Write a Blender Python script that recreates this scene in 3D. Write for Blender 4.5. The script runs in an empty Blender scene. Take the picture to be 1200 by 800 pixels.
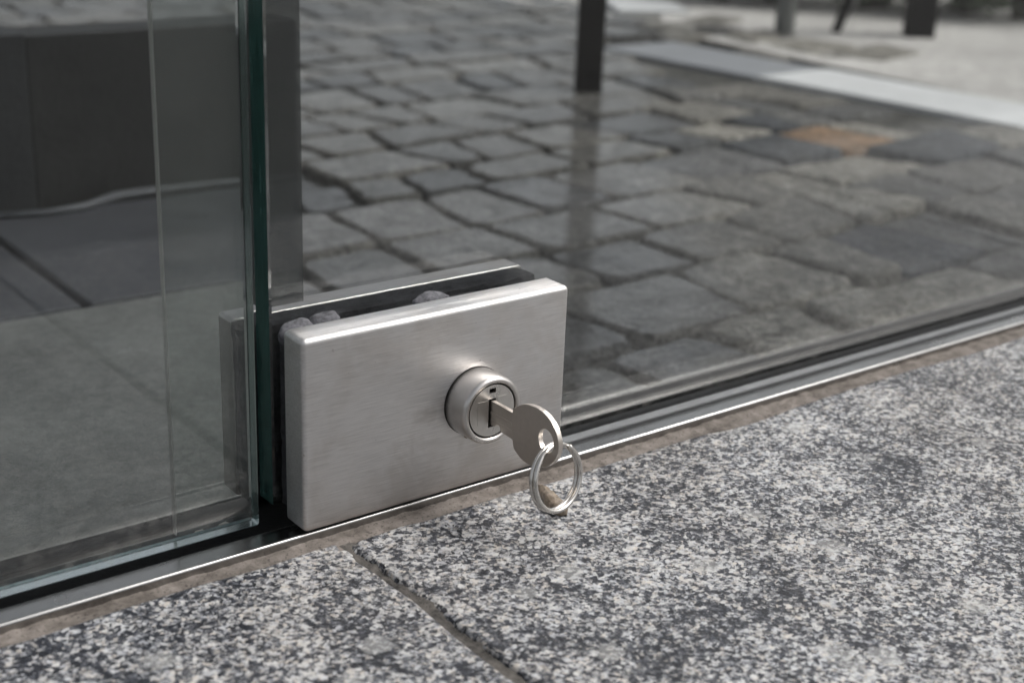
import bpy, bmesh, math, random
from mathutils import Vector, Matrix, noise as mnoise

random.seed(11)
R_ = math.radians
scene = bpy.context.scene
COL = scene.collection

# ------------------------------------------------------------------ camera
CAM_F, CAM_YAW, CAM_PITCH, CAM_ROLL = 1704.705, 0.665654, 0.354652, 0.040258
CAM_LOC = Vector((-0.25008, -0.44431, 0.26985))
_f = Vector((math.sin(CAM_YAW)*math.cos(CAM_PITCH), math.cos(CAM_YAW)*math.cos(CAM_PITCH), -math.sin(CAM_PITCH)))
_r0 = Vector((math.cos(CAM_YAW), -math.sin(CAM_YAW), 0))
_u0 = _r0.cross(_f)
_r = _r0*math.cos(CAM_ROLL) + _u0*math.sin(CAM_ROLL)
_u = -_r0*math.sin(CAM_ROLL) + _u0*math.cos(CAM_ROLL)
cam_data = bpy.data.cameras.new('camera')
cam_data.sensor_width = 36.0
cam_data.lens = CAM_F/1200*36
cam_data.clip_start = 0.01
cam_data.clip_end = 2000
cam = bpy.data.objects.new('camera', cam_data)
COL.objects.link(cam)
M = Matrix((( _r.x, _u.x, -_f.x, CAM_LOC.x), (_r.y, _u.y, -_f.y, CAM_LOC.y), (_r.z, _u.z, -_f.z, CAM_LOC.z), (0, 0, 0, 1)))
cam.matrix_world = M
scene.camera = cam
cam_data.dof.use_dof = True
cam_data.dof.focus_distance = (Vector((0.075, -0.006, 0.04)) - CAM_LOC).dot(_f)
cam_data.dof.aperture_fstop = 8.5
cam_data.dof.aperture_blades = 7

def ray(px, py):
    return (_f*CAM_F + _r*(px-600) - _u*(py-400)).normalized()
def at_z(px, py, z):
    d = ray(px, py); return CAM_LOC + d*((z-CAM_LOC.z)/d.z)
def at_y(px, py, y):
    d = ray(px, py); return CAM_LOC + d*((y-CAM_LOC.y)/d.y)
def at_x(px, py, x):
    d = ray(px, py); return CAM_LOC + d*((x-CAM_LOC.x)/d.x)

# ------------------------------------------------------------------ world and sun (overcast)
SUN_EL, SUN_AZ = R_(50), R_(122)      # azimuth measured clockwise from +y
world = bpy.data.worlds.new('World'); scene.world = world; world.use_nodes = True
wn = world.node_tree.nodes; wl = world.node_tree.links
wn.clear()
sky = wn.new('ShaderNodeTexSky'); sky.sky_type = 'NISHITA'; sky.sun_disc = False
sky.sun_elevation = SUN_EL; sky.sun_rotation = SUN_AZ
sky.air_density = 1.0; sky.dust_density = 5.0; sky.ozone_density = 1.0
hs = wn.new('ShaderNodeHueSaturation'); hs.inputs['Saturation'].default_value = 0.22
bg = wn.new('ShaderNodeBackground'); bg.inputs['Strength'].default_value = 0.11
wo = wn.new('ShaderNodeOutputWorld')
wl.new(sky.outputs[0], hs.inputs['Color']); wl.new(hs.outputs[0], bg.inputs['Color']); wl.new(bg.outputs[0], wo.inputs[0])
sl = bpy.data.lights.new('sun', 'SUN'); sl.energy = 1.4; sl.angle = R_(20); sl.color = (1.0, 0.97, 0.93)
so = bpy.data.objects.new('sun', sl); COL.objects.link(so)
sd = Vector((math.sin(SUN_AZ)*math.cos(SUN_EL), math.cos(SUN_AZ)*math.cos(SUN_EL), math.sin(SUN_EL)))
so.rotation_euler = sd.to_track_quat('Z', 'Y').to_euler()
so.location = sd*5

vs = scene.view_settings
vs.view_transform = 'Standard'; vs.look = 'None'; vs.gamma = 1.0; vs.use_curve_mapping = False
vs.exposure = 0.36
scene.render.engine = 'CYCLES'
cy = scene.cycles
cy.max_bounces = 14; cy.transmission_bounces = 12; cy.transparent_max_bounces = 16
cy.diffuse_bounces = 4; cy.glossy_bounces = 6
cy.use_denoising = True
try:
    cy.denoiser = 'OPENIMAGEDENOISE'
except Exception:
    pass
cy.use_adaptive_sampling = True; cy.adaptive_threshold = 0.022
cy.blur_glossy = 0.3
cy.sample_clamp_indirect = 6.0

# ------------------------------------------------------------------ helpers
def link(o, parent=None):
    COL.objects.link(o)
    if parent is not None:
        o.parent = parent
    return o
def obj(name, bm, mat, parent=None, smooth=False, bevel=None, seg=2):
    me = bpy.data.meshes.new(name)
    bmesh.ops.recalc_face_normals(bm, faces=bm.faces)
    bm.to_mesh(me); bm.free()
    mats = mat if isinstance(mat, (list, tuple)) else [mat]
    for m in mats: me.materials.append(m)
    if smooth:
        for p in me.polygons: p.use_smooth = True
        if smooth != 'all':
            me.set_sharp_from_angle(angle=R_(38))
    o = bpy.data.objects.new(name, me)
    link(o, parent)
    if bevel:
        b = o.modifiers.new('bevel', 'BEVEL'); b.width = bevel; b.segments = seg; b.limit_method = 'ANGLE'; b.angle_limit = R_(35)
        b.harden_normals = False
    return o
def empty(name, loc=(0, 0, 0)):
    o = bpy.data.objects.new(name, None); o.location = loc; o.empty_display_size = 0.02
    link(o); return o
def tag(o, label, cat, group=None):
    o['label'] = label; o['category'] = cat
    if group: o['group'] = group
    return o
def struct(o):
    o['kind'] = 'structure'; return o
def box(bm, x0, x1, y0, y1, z0, z1):
    v = [bm.verts.new(p) for p in ((x0,y0,z0),(x1,y0,z0),(x1,y1,z0),(x0,y1,z0),(x0,y0,z1),(x1,y0,z1),(x1,y1,z1),(x0,y1,z1))]
    for f in ((0,3,2,1),(4,5,6,7),(0,1,5,4),(1,2,6,5),(2,3,7,6),(3,0,4,7)):
        bm.faces.new([v[i] for i in f])
    return v
def new_box(*a):
    bm = bmesh.new(); box(bm, *a); return bm
def tube(bm, pts, rad, n=10, closed=False, flat=1.0):
    rings = []
    m = len(pts)
    up = Vector((0.3, 0.2, 1)).normalized()
    for i, p in enumerate(pts):
        p = Vector(p)
        a = Vector(pts[max(i-1, 0)]); b = Vector(pts[min(i+1, m-1)])
        t = (b-a).normalized()
        s = t.cross(up)
        if s.length < 1e-4: s = t.cross(Vector((1, 0, 0)))
        s.normalize(); w = s.cross(t)
        r = rad[i] if isinstance(rad, (list, tuple)) else rad
        rings.append([bm.verts.new(p + (s*math.cos(k*2*math.pi/n) + w*math.sin(k*2*math.pi/n)*flat)*r) for k in range(n)])
    for i in range(m-1):
        for k in range(n):
            bm.faces.new((rings[i][k], rings[i][(k+1) % n], rings[i+1][(k+1) % n], rings[i+1][k]))
    bm.faces.new(rings[0][::-1]); bm.faces.new(rings[-1])
def lathe_y(bm, prof, cx, cz, n=64, cap0=False, cap1=False):
    """prof: list of (radius, y) turned about the axis x=cx, z=cz"""
    rings = []
    for r, y in prof:
        rings.append([bm.verts.new((cx + r*math.cos(2*math.pi*k/n), y, cz + r*math.sin(2*math.pi*k/n))) for k in range(n)])
    for a, b in zip(rings, rings[1:]):
        for k in range(n):
            bm.faces.new((a[k], a[(k+1) % n], b[(k+1) % n], b[k]))
    if cap0: bm.faces.new(rings[0])
    if cap1: bm.faces.new(rings[-1])

class Mat:
    def __init__(s, name):
        s.m = bpy.data.materials.new(name); s.m.use_nodes = True
        s.t = s.m.node_tree; s.n = s.t.nodes; s.l = s.t.links
        s.n.clear()
        s.out = s.n.new('ShaderNodeOutputMaterial')
    def node(s, typ, **kw):
        o = s.n.new(typ)
        for k, v in kw.items():
            if k in ('ins',):
                for a, b in v.items():
                    if hasattr(b, 'is_output') or b.__class__.__name__.startswith('NodeSocket'):
                        s.l.new(b, o.inputs[a])
                    else:
                        o.inputs[a].default_value = b
            else:
                setattr(o, k, v)
        return o
    def coords(s, scale=(1, 1, 1), rot=(0, 0, 0), kind='Object'):
        tc = s.node('ShaderNodeTexCoord')
        mp = s.node('ShaderNodeMapping'); mp.inputs['Scale'].default_value = scale; mp.inputs['Rotation'].default_value = rot
        s.l.new(tc.outputs[kind], mp.inputs['Vector'])
        return mp.outputs[0]
    def noise(s, vec, scale, detail=3, rough=0.55, dist=0.0):
        o = s.node('ShaderNodeTexNoise'); o.inputs['Scale'].default_value = scale; o.inputs['Detail'].default_value = detail
        o.inputs['Roughness'].default_value = rough; o.inputs['Distortion'].default_value = dist
        if vec is not None: s.l.new(vec, o.inputs['Vector'])
        return o.outputs['Fac']
    def voro(s, vec, scale, out='Color', rnd=1.0):
        o = s.node('ShaderNodeTexVoronoi'); o.inputs['Scale'].default_value = scale; o.inputs['Randomness'].default_value = rnd
        s.l.new(vec, o.inputs['Vector'])
        return o.outputs[out]
    def ramp(s, fac, stops, interp='LINEAR'):
        o = s.node('ShaderNodeValToRGB'); cr = o.color_ramp; cr.interpolation = interp
        while len(cr.elements) < len(stops): cr.elements.new(0.5)
        for e, (p, c) in zip(cr.elements, stops):
            e.position = p; e.color = (c, c, c, 1) if isinstance(c, (int, float)) else (*c, 1)
        s.l.new(fac, o.inputs[0]); return o.outputs[0]
    def math(s, op, a, b=0.0, c=None, clamp=False):
        o = s.node('ShaderNodeMath', operation=op); o.use_clamp = clamp
        for i, v in enumerate((a, b, c)):
            if v is None: continue
            if isinstance(v, (int, float)): o.inputs[i].default_value = v
            else: s.l.new(v, o.inputs[i])
        return o.outputs[0]
    def mix(s, fac, a, b, mode='MIX'):
        o = s.node('ShaderNodeMix', data_type='RGBA', blend_type=mode)
        for i, v in ((0, fac), (6, a), (7, b)):
            if isinstance(v, (int, float)): o.inputs[i].default_value = v if i == 0 else (v, v, v, 1)
            elif isinstance(v, tuple): o.inputs[i].default_value = (*v, 1)
            else: s.l.new(v, o.inputs[i])
        return o.outputs[2]
    def bump(s, h, strength, dist):
        o = s.node('ShaderNodeBump'); o.inputs['Strength'].default_value = strength; o.inputs['Distance'].default_value = dist
        s.l.new(h, o.inputs['Height']); return o.outputs[0]
    def principled(s, **kw):
        o = s.node('ShaderNodeBsdfPrincipled')
        for k, v in kw.items():
            k = k.replace('_', ' ')
            k = {'Specular': 'Specular IOR Level', 'Transmission': 'Transmission Weight', 'Coat': 'Coat Weight', 'Sheen': 'Sheen Weight'}.get(k, k)
            if isinstance(v, (int, float)): o.inputs[k].default_value = v
            elif isinstance(v, tuple): o.inputs[k].default_value = (*v, 1)
            else: s.l.new(v, o.inputs[k])
        s.l.new(o.outputs[0], s.out.inputs['Surface']); return o

# ------------------------------------------------------------------ materials
def mat_granite():
    s = Mat('granite')
    v = s.coords()
    n0 = s.noise(v, 120, 2, 0.5)
    # warp the coordinates so that the grains are ragged
    wv = s.node('ShaderNodeVectorMath', operation='MULTIPLY_ADD')
    nz = s.node('ShaderNodeTexNoise'); nz.inputs['Scale'].default_value = 620; nz.inputs['Detail'].default_value = 3
    s.l.new(v, nz.inputs['Vector'])
    s.l.new(nz.outputs['Color'], wv.inputs[0]); wv.inputs[1].default_value = (0.0030, 0.0030, 0.0030); s.l.new(v, wv.inputs[2])
    w = wv.outputs[0]
    cell = s.voro(w, 680, 'Color')
    sep = s.node('ShaderNodeSeparateColor'); s.l.new(cell, sep.inputs[0])
    cell2 = s.voro(w, 360, 'Color')
    sep2 = s.node('ShaderNodeSeparateColor'); s.l.new(cell2, sep2.inputs[0])
    n1 = s.noise(w, 460, 5, 0.68, 0.5)
    big = s.noise(v, 34, 5, 0.68)
    a = s.math('MULTIPLY', sep.outputs[0], 0.40)
    a = s.math('MULTIPLY_ADD', sep2.outputs[0], 0.20, a)
    a = s.math('MULTIPLY_ADD', n1, 0.85, a)
    a = s.math('MULTIPLY_ADD', big, 0.55, a)
    wide = s.noise(v, 13, 4, 0.6)
    a = s.math('MULTIPLY_ADD', wide, 0.42, a)
    a = s.math('SUBTRACT', a, 0.735)
    col = s.ramp(a, [(0.27, (0.010, 0.012, 0.017)), (0.40, (0.040, 0.043, 0.054)), (0.475, (0.125, 0.130, 0.140)), (0.55, (0.30, 0.302, 0.304)), (0.74, (0.53, 0.528, 0.52))])
    cream = s.ramp(sep.outputs[1], [(0.72, 0), (0.80, 1)])
    col = s.mix(s.math('MULTIPLY', cream, 0.45), col, s.mix(1.0, col, (1.0, 0.86, 0.70), 'MULTIPLY'))
    blue = s.ramp(sep.outputs[2], [(0.60, 0), (0.68, 1)])
    col = s.mix(s.math('MULTIPLY', blue, 0.35), col, s.mix(1.0, col, (0.80, 0.86, 1.0), 'MULTIPLY'))
    # worn brownish film in irregular patches
    q = s.voro(v, 26, 'Distance')
    qd = s.math('MULTIPLY_ADD', s.noise(v, 300, 3, 0.6), 0.28, q)
    qm = s.ramp(qd, [(0.27, 1), (0.31, 0)])
    col = s.mix(s.math('MULTIPLY', qm, 0.40), col, (0.36, 0.362, 0.355))
    dirt = s.ramp(s.noise(v, 9, 5, 0.6), [(0.44, 0), (0.66, 1)])
    col = s.mix(s.math('MULTIPLY', dirt, 0.50), col, s.mix(1.0, col, (0.68, 0.64, 0.60), 'MULTIPLY'))
    h = s.math('ADD', s.math('MULTIPLY', a, 0.6), s.math('MULTIPLY', s.noise(v, 700, 3, 0.6), 0.8))
    rough = s.math('MULTIPLY_ADD', s.noise(w, 500, 2), 0.35, 0.32)
    s.principled(Base_Color=col, Roughness=rough, Specular=0.30, Normal=s.bump(h, 0.50, 0.0009))
    return s.m

def mat_mortar(name, c0, c1, scale=160, bs=0.8):
    s = Mat(name)
    v = s.coords()
    n = s.noise(v, scale, 5, 0.65)
    big = s.noise(v, scale*0.13, 3, 0.55)
    col = s.ramp(s.math('MULTIPLY_ADD', n, 0.6, s.math('MULTIPLY', big, 0.4)), [(0.36, c0), (0.64, c1)])
    speck = s.ramp(s.noise(v, scale*4.5, 2, 0.5), [(0.34, 0.25), (0.40, 1.0)])
    col = s.mix(0.6, col, s.mix(1.0, col, speck, 'MULTIPLY'))
    s.principled(Base_Color=col, Roughness=0.85, Specular=0.25, Normal=s.bump(n, bs, 0.0012))
    return s.m

def mat_brushed(name, base=(0.60, 0.585, 0.565), rough=0.34, axis='x', amt=1.0, smudge_shade=True):
    s = Mat(name)
    sc = {'x': (75, 900, 2400), 'y': (900, 30, 2200), 'r': (300, 300, 300)}[axis]
    v = s.coords(sc, (0, R_(-0.8) if axis == 'x' else 0, 0))
    st = s.noise(v, 1.0, 4, 0.65)
    v2 = s.coords({'x': (9, 160, 420), 'y': (160, 9, 420), 'r': (80, 80, 80)}[axis])
    st2 = s.noise(v2, 1.0, 3, 0.6)
    obj_v = s.coords()
    col = s.mix(s.math('MULTIPLY', s.ramp(st, [(0.3, 0), (0.7, 1)]), 0.75*amt), base, tuple(c*0.62 for c in base))
    col = s.mix(s.math('MULTIPLY', s.ramp(st2, [(0.35, 0), (0.7, 1)]), 0.12*amt), col, tuple(min(1, c*1.15) for c in base))
    r = s.math('MULTIPLY_ADD', st, 0.16, rough-0.07)
    if smudge_shade:
        sm = s.ramp(s.noise(obj_v, 38, 4, 0.6, 0.4), [(0.46, 0), (0.66, 1)])
        col = s.mix(s.math('MULTIPLY', sm, 0.45), col, s.mix(1.0, col, (0.76, 0.72, 0.68), 'MULTIPLY'))
        r = s.math('MULTIPLY_ADD', sm, 0.08, r)
        # collar's shade painted in beside the cylinder, plus drip streaks below it
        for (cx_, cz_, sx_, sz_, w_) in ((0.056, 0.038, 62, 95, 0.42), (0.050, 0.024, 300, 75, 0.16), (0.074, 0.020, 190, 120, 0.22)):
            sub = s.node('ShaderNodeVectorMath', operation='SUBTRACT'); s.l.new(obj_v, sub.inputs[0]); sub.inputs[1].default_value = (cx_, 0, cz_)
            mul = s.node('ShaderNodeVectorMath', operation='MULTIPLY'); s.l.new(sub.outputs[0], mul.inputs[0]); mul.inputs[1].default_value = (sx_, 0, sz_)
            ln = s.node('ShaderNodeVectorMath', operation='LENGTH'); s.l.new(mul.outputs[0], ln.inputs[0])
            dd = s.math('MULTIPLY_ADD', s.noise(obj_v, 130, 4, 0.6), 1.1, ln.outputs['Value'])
            blob = s.ramp(dd, [(0.55, 1), (1.45, 0)])
            col = s.mix(s.math('MULTIPLY', blob, w_), col, s.mix(1.0, col, (0.52, 0.49, 0.46), 'MULTIPLY'))
        sp = s.ramp(s.noise(obj_v, 480, 2, 0.5), [(0.24, 1), (0.28, 0)])
        col = s.mix(s.math('MULTIPLY', sp, 0.5), col, (0.16, 0.13, 0.11))
    s.principled(Base_Color=col, Metallic=1.0, Roughness=r, Anisotropic=0.35*amt, Normal=s.bump(st, 0.30*amt, 0.0003))
    return s.m

def mat_metal(name, base, rough, bump=0.0, scale=400):
    s = Mat(name)
    v = s.coords()
    n = s.noise(v, scale, 4, 0.6)
    col = s.mix(s.math('MULTIPLY', n, 0.6), base, tuple(c*0.68 for c in base))
    r = s.math('MULTIPLY_ADD', s.noise(v, scale*0.3, 3), 0.2, rough-0.1)
    kw = {}
    if bump: kw['Normal'] = s.bump(n, bump, 0.0004)
    s.principled(Base_Color=col, Metallic=1.0, Roughness=r, **kw)
    return s.m

def mat_glass():
    s = Mat('float_glass')
    v = s.coords()
    # dust smears near the floor; thin overall film paints in a reflection veil
    p = s.principled(Base_Color=(0.955, 0.975, 0.968), Roughness=0.0, IOR=1.5, Transmission=1.0)
    d = s.node('ShaderNodeBsdfDiffuse'); d.inputs[0].default_value = (0.52, 0.51, 0.48, 1)
    sep = s.node('ShaderNodeSeparateXYZ'); s.l.new(v, sep.inputs[0])
    low = s.node('ShaderNodeMapRange'); s.l.new(sep.outputs[2], low.inputs[0])
    for k, x in zip((1, 2, 3, 4), (-0.01, 0.035, 1.0, 0.0)): low.inputs[k].default_value = x
    spl = s.ramp(s.noise(v, 150, 4, 0.6, 0.3), [(0.50, 0), (0.70, 1)])
    film = s.ramp(s.noise(v, 14, 4, 0.6, 1.0), [(0.35, 0.002), (0.75, 0.013)])
    sepc = s.node('ShaderNodeSeparateColor'); s.l.new(film, sepc.inputs[0])
    spc = s.node('ShaderNodeSeparateColor'); s.l.new(spl, spc.inputs[0])
    fac = s.math('MULTIPLY_ADD', s.math('MULTIPLY', spc.outputs[0], low.outputs[0]), 0.16, sepc.outputs[0])
    m = s.node('ShaderNodeMixShader'); s.l.new(fac, m.inputs[0]); s.l.new(p.outputs[0], m.inputs[1]); s.l.new(d.outputs[0], m.inputs[2])
    s.l.new(m.outputs[0], s.out.inputs['Surface'])
    return s.m
def mat_glass_edge(name='ground_glass_edge', c0=(0.038, 0.090, 0.082), c1=(0.13, 0.25, 0.23), tint=(0.34, 0.62, 0.56)):
    s = Mat(name)
    v = s.coords((60, 60, 6))
    n = s.noise(v, 8.0, 4, 0.6)
    g = s.node('ShaderNodeBsdfGlass'); g.inputs['Color'].default_value = (*tint, 1); g.inputs['Roughness'].default_value = 0.18; g.inputs['IOR'].default_value = 1.5
    d = s.node('ShaderNodeBsdfDiffuse'); s.l.new(s.ramp(n, [(0.3, c0), (0.7, c1)]), d.inputs[0])
    m = s.node('ShaderNodeMixShader'); m.inputs[0].default_value = 0.5
    s.l.new(g.outputs[0], m.inputs[1]); s.l.new(d.outputs[0], m.inputs[2])
    gl_ = s.node('ShaderNodeBsdfGlossy'); gl_.inputs['Roughness'].default_value = 0.12
    fr = s.node('ShaderNodeFresnel'); fr.inputs[0].default_value = 1.4
    m2 = s.node('ShaderNodeMixShader'); s.l.new(s.math('MULTIPLY', fr.outputs[0], 0.5), m2.inputs[0])
    s.l.new(m.outputs[0], m2.inputs[1]); s.l.new(gl_.outputs[0], m2.inputs[2])
    s.l.new(m2.outputs[0], s.out.inputs['Surface'])
    return s.m

def mat_film(name, col, alpha):
    s = Mat(name)
    v = s.coords()
    n = s.noise(v, 60, 4, 0.6)
    d = s.node('ShaderNodeBsdfDiffuse'); d.inputs[0].default_value = (*col, 1)
    t = s.node('ShaderNodeBsdfTranslucent'); t.inputs[0].default_value = (*col, 1)
    a = s.node('ShaderNodeMixShader'); a.inputs[0].default_value = 0.5
    s.l.new(d.outputs[0], a.inputs[1]); s.l.new(t.outputs[0], a.inputs[2])
    tr = s.node('ShaderNodeBsdfTransparent'); tr.inputs[0].default_value = (0.93, 0.95, 0.94, 1)
    m = s.node('ShaderNodeMixShader')
    s.l.new(s.math('MULTIPLY_ADD', n, 0.12, alpha-0.06), m.inputs[0])
    s.l.new(tr.outputs[0], m.inputs[1]); s.l.new(a.outputs[0], m.inputs[2])
    s.l.new(m.outputs[0], s.out.inputs['Surface'])
    return s.m

def mat_rubber(name, c, rough=0.8, scale=500):
    s = Mat(name)
    v = s.coords()
    n = s.noise(v, scale, 4, 0.65)
    b = s.noise(v, scale*0.15, 3, 0.6)
    col = s.mix(s.ramp(s.math('MULTIPLY_ADD', n, 0.5, s.math('MULTIPLY', b, 0.5)), [(0.38, 0), (0.66, 1)]), tuple(x*0.5 for x in c), tuple(x*1.7 for x in c))
    s.principled(Base_Color=col, Roughness=rough, Specular=0.3, Normal=s.bump(n, 0.6, 0.0008))
    return s.m

_dp = at_z(745, 103, -0.03)
DAMP_CUT = _dp.x*0.7593 - _dp.y*0.6508
def mat_cobble(name, tint=None, per=True, wet=1.0):
    s = Mat(name)
    tc = s.node('ShaderNodeTexCoord'); geo = s.node('ShaderNodeNewGeometry')
    v = geo.outputs['Position']
    n = s.noise(v, 130, 5, 0.65); fine = s.noise(v, 520, 3, 0.6); big = s.noise(v, 22, 3, 0.55)
    if tint is None:
        oi = s.node('ShaderNodeObjectInfo')
        base = s.ramp(oi.outputs['Random'] if per else s.voro(v, 13, 'Color'), [(0.0, (0.040, 0.044, 0.052)), (0.25, (0.080, 0.080, 0.081)), (0.5, (0.118, 0.113, 0.104)), (0.75, (0.165, 0.158, 0.143)), (1.0, (0.225, 0.214, 0.193))])
    else:
        base = None
    mid = s.noise(v, 52, 5, 0.7, 0.8)
    mod = s.ramp(s.math('MULTIPLY_ADD', n, 0.35, s.math('MULTIPLY_ADD', fine, 0.25, s.math('MULTIPLY', mid, 0.40))), [(0.375, 0.26), (0.5, 0.92), (0.61, 1.8)])
    col = s.mix(1.0, base if base is not None else tint, mod, 'MULTIPLY')
    moss = s.ramp(s.noise(v, 48, 4, 0.6), [(0.56, 0), (0.70, 1)])
    col = s.mix(s.math('MULTIPLY', moss, 0.35), col, (0.060, 0.060, 0.042))
    h = s.math('MULTIPLY_ADD', n, 0.8, s.math('MULTIPLY', mid, 1.6))
    rough = s.math('MULTIPLY_ADD', fine, 0.25, 0.26)
    # damp setts end at a made-up line along the view, cutting post reflections
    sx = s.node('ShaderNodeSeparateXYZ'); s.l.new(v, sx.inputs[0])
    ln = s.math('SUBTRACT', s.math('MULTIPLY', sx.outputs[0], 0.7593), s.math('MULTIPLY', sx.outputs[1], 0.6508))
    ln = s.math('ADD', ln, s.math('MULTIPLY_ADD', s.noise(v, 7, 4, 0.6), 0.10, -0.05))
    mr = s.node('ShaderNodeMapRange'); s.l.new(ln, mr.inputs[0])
    for k, x_ in zip((1, 2, 3, 4), (DAMP_CUT, DAMP_CUT+0.05, 1.0, 0.0)): mr.inputs[k].default_value = x_
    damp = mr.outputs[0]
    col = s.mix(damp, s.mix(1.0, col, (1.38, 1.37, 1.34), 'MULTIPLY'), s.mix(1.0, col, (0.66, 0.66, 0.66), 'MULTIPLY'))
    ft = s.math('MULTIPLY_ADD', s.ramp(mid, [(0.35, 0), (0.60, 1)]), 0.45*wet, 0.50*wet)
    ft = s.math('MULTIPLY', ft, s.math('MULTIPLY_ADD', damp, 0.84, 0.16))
    p = s.principled(Base_Color=col, Roughness=s.math('ADD', rough, 0.25), Specular=0.35, Normal=s.bump(h, 1.0, 0.009), Coat=ft)
    p.inputs['Coat Roughness'].default_value = 0.10; p.inputs['Coat IOR'].default_value = 1.5
    s.l.new(s.bump(mid, 0.05, 0.0010), p.inputs['Coat Normal'])
    return s.m

def mat_stone(name, c, scale=60, rough=0.55, var=0.4, bump=0.4, bd=0.002, spec=0.4):
    s = Mat(name)
    v = s.coords()
    n = s.noise(v, scale, 5, 0.65); f = s.noise(v, scale*7, 3, 0.6); b = s.noise(v, scale*0.15, 3, 0.5)
    k = s.math('MULTIPLY_ADD', n, 0.4, s.math('MULTIPLY_ADD', f, 0.3, s.math('MULTIPLY', b, 0.3)))
    mod = s.ramp(k, [(0.36, 1-var), (0.5, 1.0), (0.64, 1+var)])
    col = s.mix(1.0, c, mod, 'MULTIPLY')
    s.principled(Base_Color=col, Roughness=s.math('MULTIPLY_ADD', n, 0.2, rough-0.1), Specular=spec, Normal=s.bump(s.math('ADD', n, f), bump, bd))
    return s.m

M_GRAN = mat_granite()
M_MORT = mat_mortar('sill_mortar', (0.085, 0.073, 0.063), (0.235, 0.208, 0.187))
M_JOINT = mat_mortar('joint_mortar', (0.035, 0.033, 0.031), (0.125, 0.115, 0.104), 260)
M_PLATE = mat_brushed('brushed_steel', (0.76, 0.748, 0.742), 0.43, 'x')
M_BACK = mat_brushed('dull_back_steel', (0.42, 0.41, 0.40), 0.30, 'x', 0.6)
M_COLLAR = mat_metal('collar_steel', (0.66, 0.635, 0.61), 0.30, 0.03, 160)
M_PLUG = mat_metal('plug_nickel', (0.64, 0.62, 0.59), 0.30, 0.08, 400)
M_KEY = mat_metal('key_nickel', (0.66, 0.61, 0.56), 0.33, 0.10, 420)
M_RING = mat_metal('ring_steel', (0.70, 0.675, 0.64), 0.20, 0.0, 60)
M_SILL = mat_metal('threshold_steel', (0.40, 0.395, 0.39), 0.24, 0.08, 220)
M_RUB = mat_rubber('dark_rubber', (0.007, 0.008, 0.009), 0.7, 300)
M_BLACK = mat_rubber('black_void', (0.006, 0.006, 0.006), 0.9)
M_FELT = mat_rubber('felt_gasket', (0.035, 0.035, 0.038), 0.95, 420)
M_FELT2 = mat_rubber('grey_felt', (0.11, 0.11, 0.12), 0.95, 700)
M_GLASS = mat_glass(); M_GEDGE = mat_glass_edge(); M_GBOT = mat_glass_edge('sky_tinted_bottom_edge', (0.30, 0.40, 0.43), (0.50, 0.60, 0.62), (0.75, 0.9, 0.92))  # pale blue on the bottom edge paints in sky refracted through the glass
M_FILM = mat_film('milky_seal', (0.40, 0.405, 0.385), 0.13)
M_FILM_D = mat_film('smoky_seal', (0.11, 0.113, 0.113), 0.62)
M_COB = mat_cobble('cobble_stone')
M_COBS = mat_cobble('cobble_side', wet=0.0)
M_COBF = mat_cobble('cobble_field_stone', None, False)
M_ORANGE = mat_cobble('ochre_stone', (0.20, 0.125, 0.072))
M_DIRT = mat_cobble('joint_dirt', (0.042, 0.041, 0.037), wet=0.95)
M_SLAB = mat_stone('slate_slab', (0.062, 0.066, 0.074), 70, 0.5, 0.3, 0.3, 0.001)
M_CONC = mat_stone('grey_green_slab', (0.15, 0.157, 0.147), 120, 0.6, 0.4, 0.4, 0.001)
M_KERBW = mat_stone('pale_kerb', (0.52, 0.53, 0.535), 40, 0.6, 0.12, 0.15, 0.001)
M_KERBG = mat_stone('grey_kerb', (0.21, 0.22, 0.235), 40, 0.6, 0.15, 0.15, 0.001)
M_DARK = mat_stone('dark_block', (0.017, 0.019, 0.021), 30, 0.6, 0.4, 0.3, 0.002)
M_POST = mat_stone('black_paint', (0.003, 0.003, 0.0033), 90, 0.8, 0.3, 0.1, 0.0005, 0.08)
M_POSTG = mat_stone('grey_paint', (0.13, 0.135, 0.13), 90, 0.5, 0.3, 0.1, 0.0005)
M_GRAV = mat_mortar('pale_gravel', (0.32, 0.312, 0.297), (0.52, 0.507, 0.487), 55)
M_GROUND = mat_mortar('darkened_ground', (0.035, 0.035, 0.035), (0.065, 0.064, 0.062), 8)  # darkened so the unseen ground behind the camera reflects little in the glass
M_LEAF = mat_stone('shrub_leaf', (0.045, 0.062, 0.034), 30, 0.5, 0.5, 0.1, 0.0005)
M_BARK = mat_stone('shrub_bark', (0.035, 0.028, 0.022), 80, 0.8, 0.4, 0.5, 0.001)
M_PEB = mat_stone('brown_pebble', (0.25, 0.20, 0.15), 420, 0.24, 0.65, 0.3, 0.0005, 0.6)
M_SEAL = mat_stone('dried_sealant', (0.40, 0.385, 0.33), 300, 0.8, 0.4, 0.7, 0.0008)

# ------------------------------------------------------------------ big ground sheet
bm = bmesh.new()
S = 600.0
vv = [bm.verts.new(p) for p in ((-S,-S,-0.075),(S,-S,-0.075),(S,S,-0.075),(-S,S,-0.075))]
bm.faces.new(vv)
struct(obj('ground', bm, M_GROUND))

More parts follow.
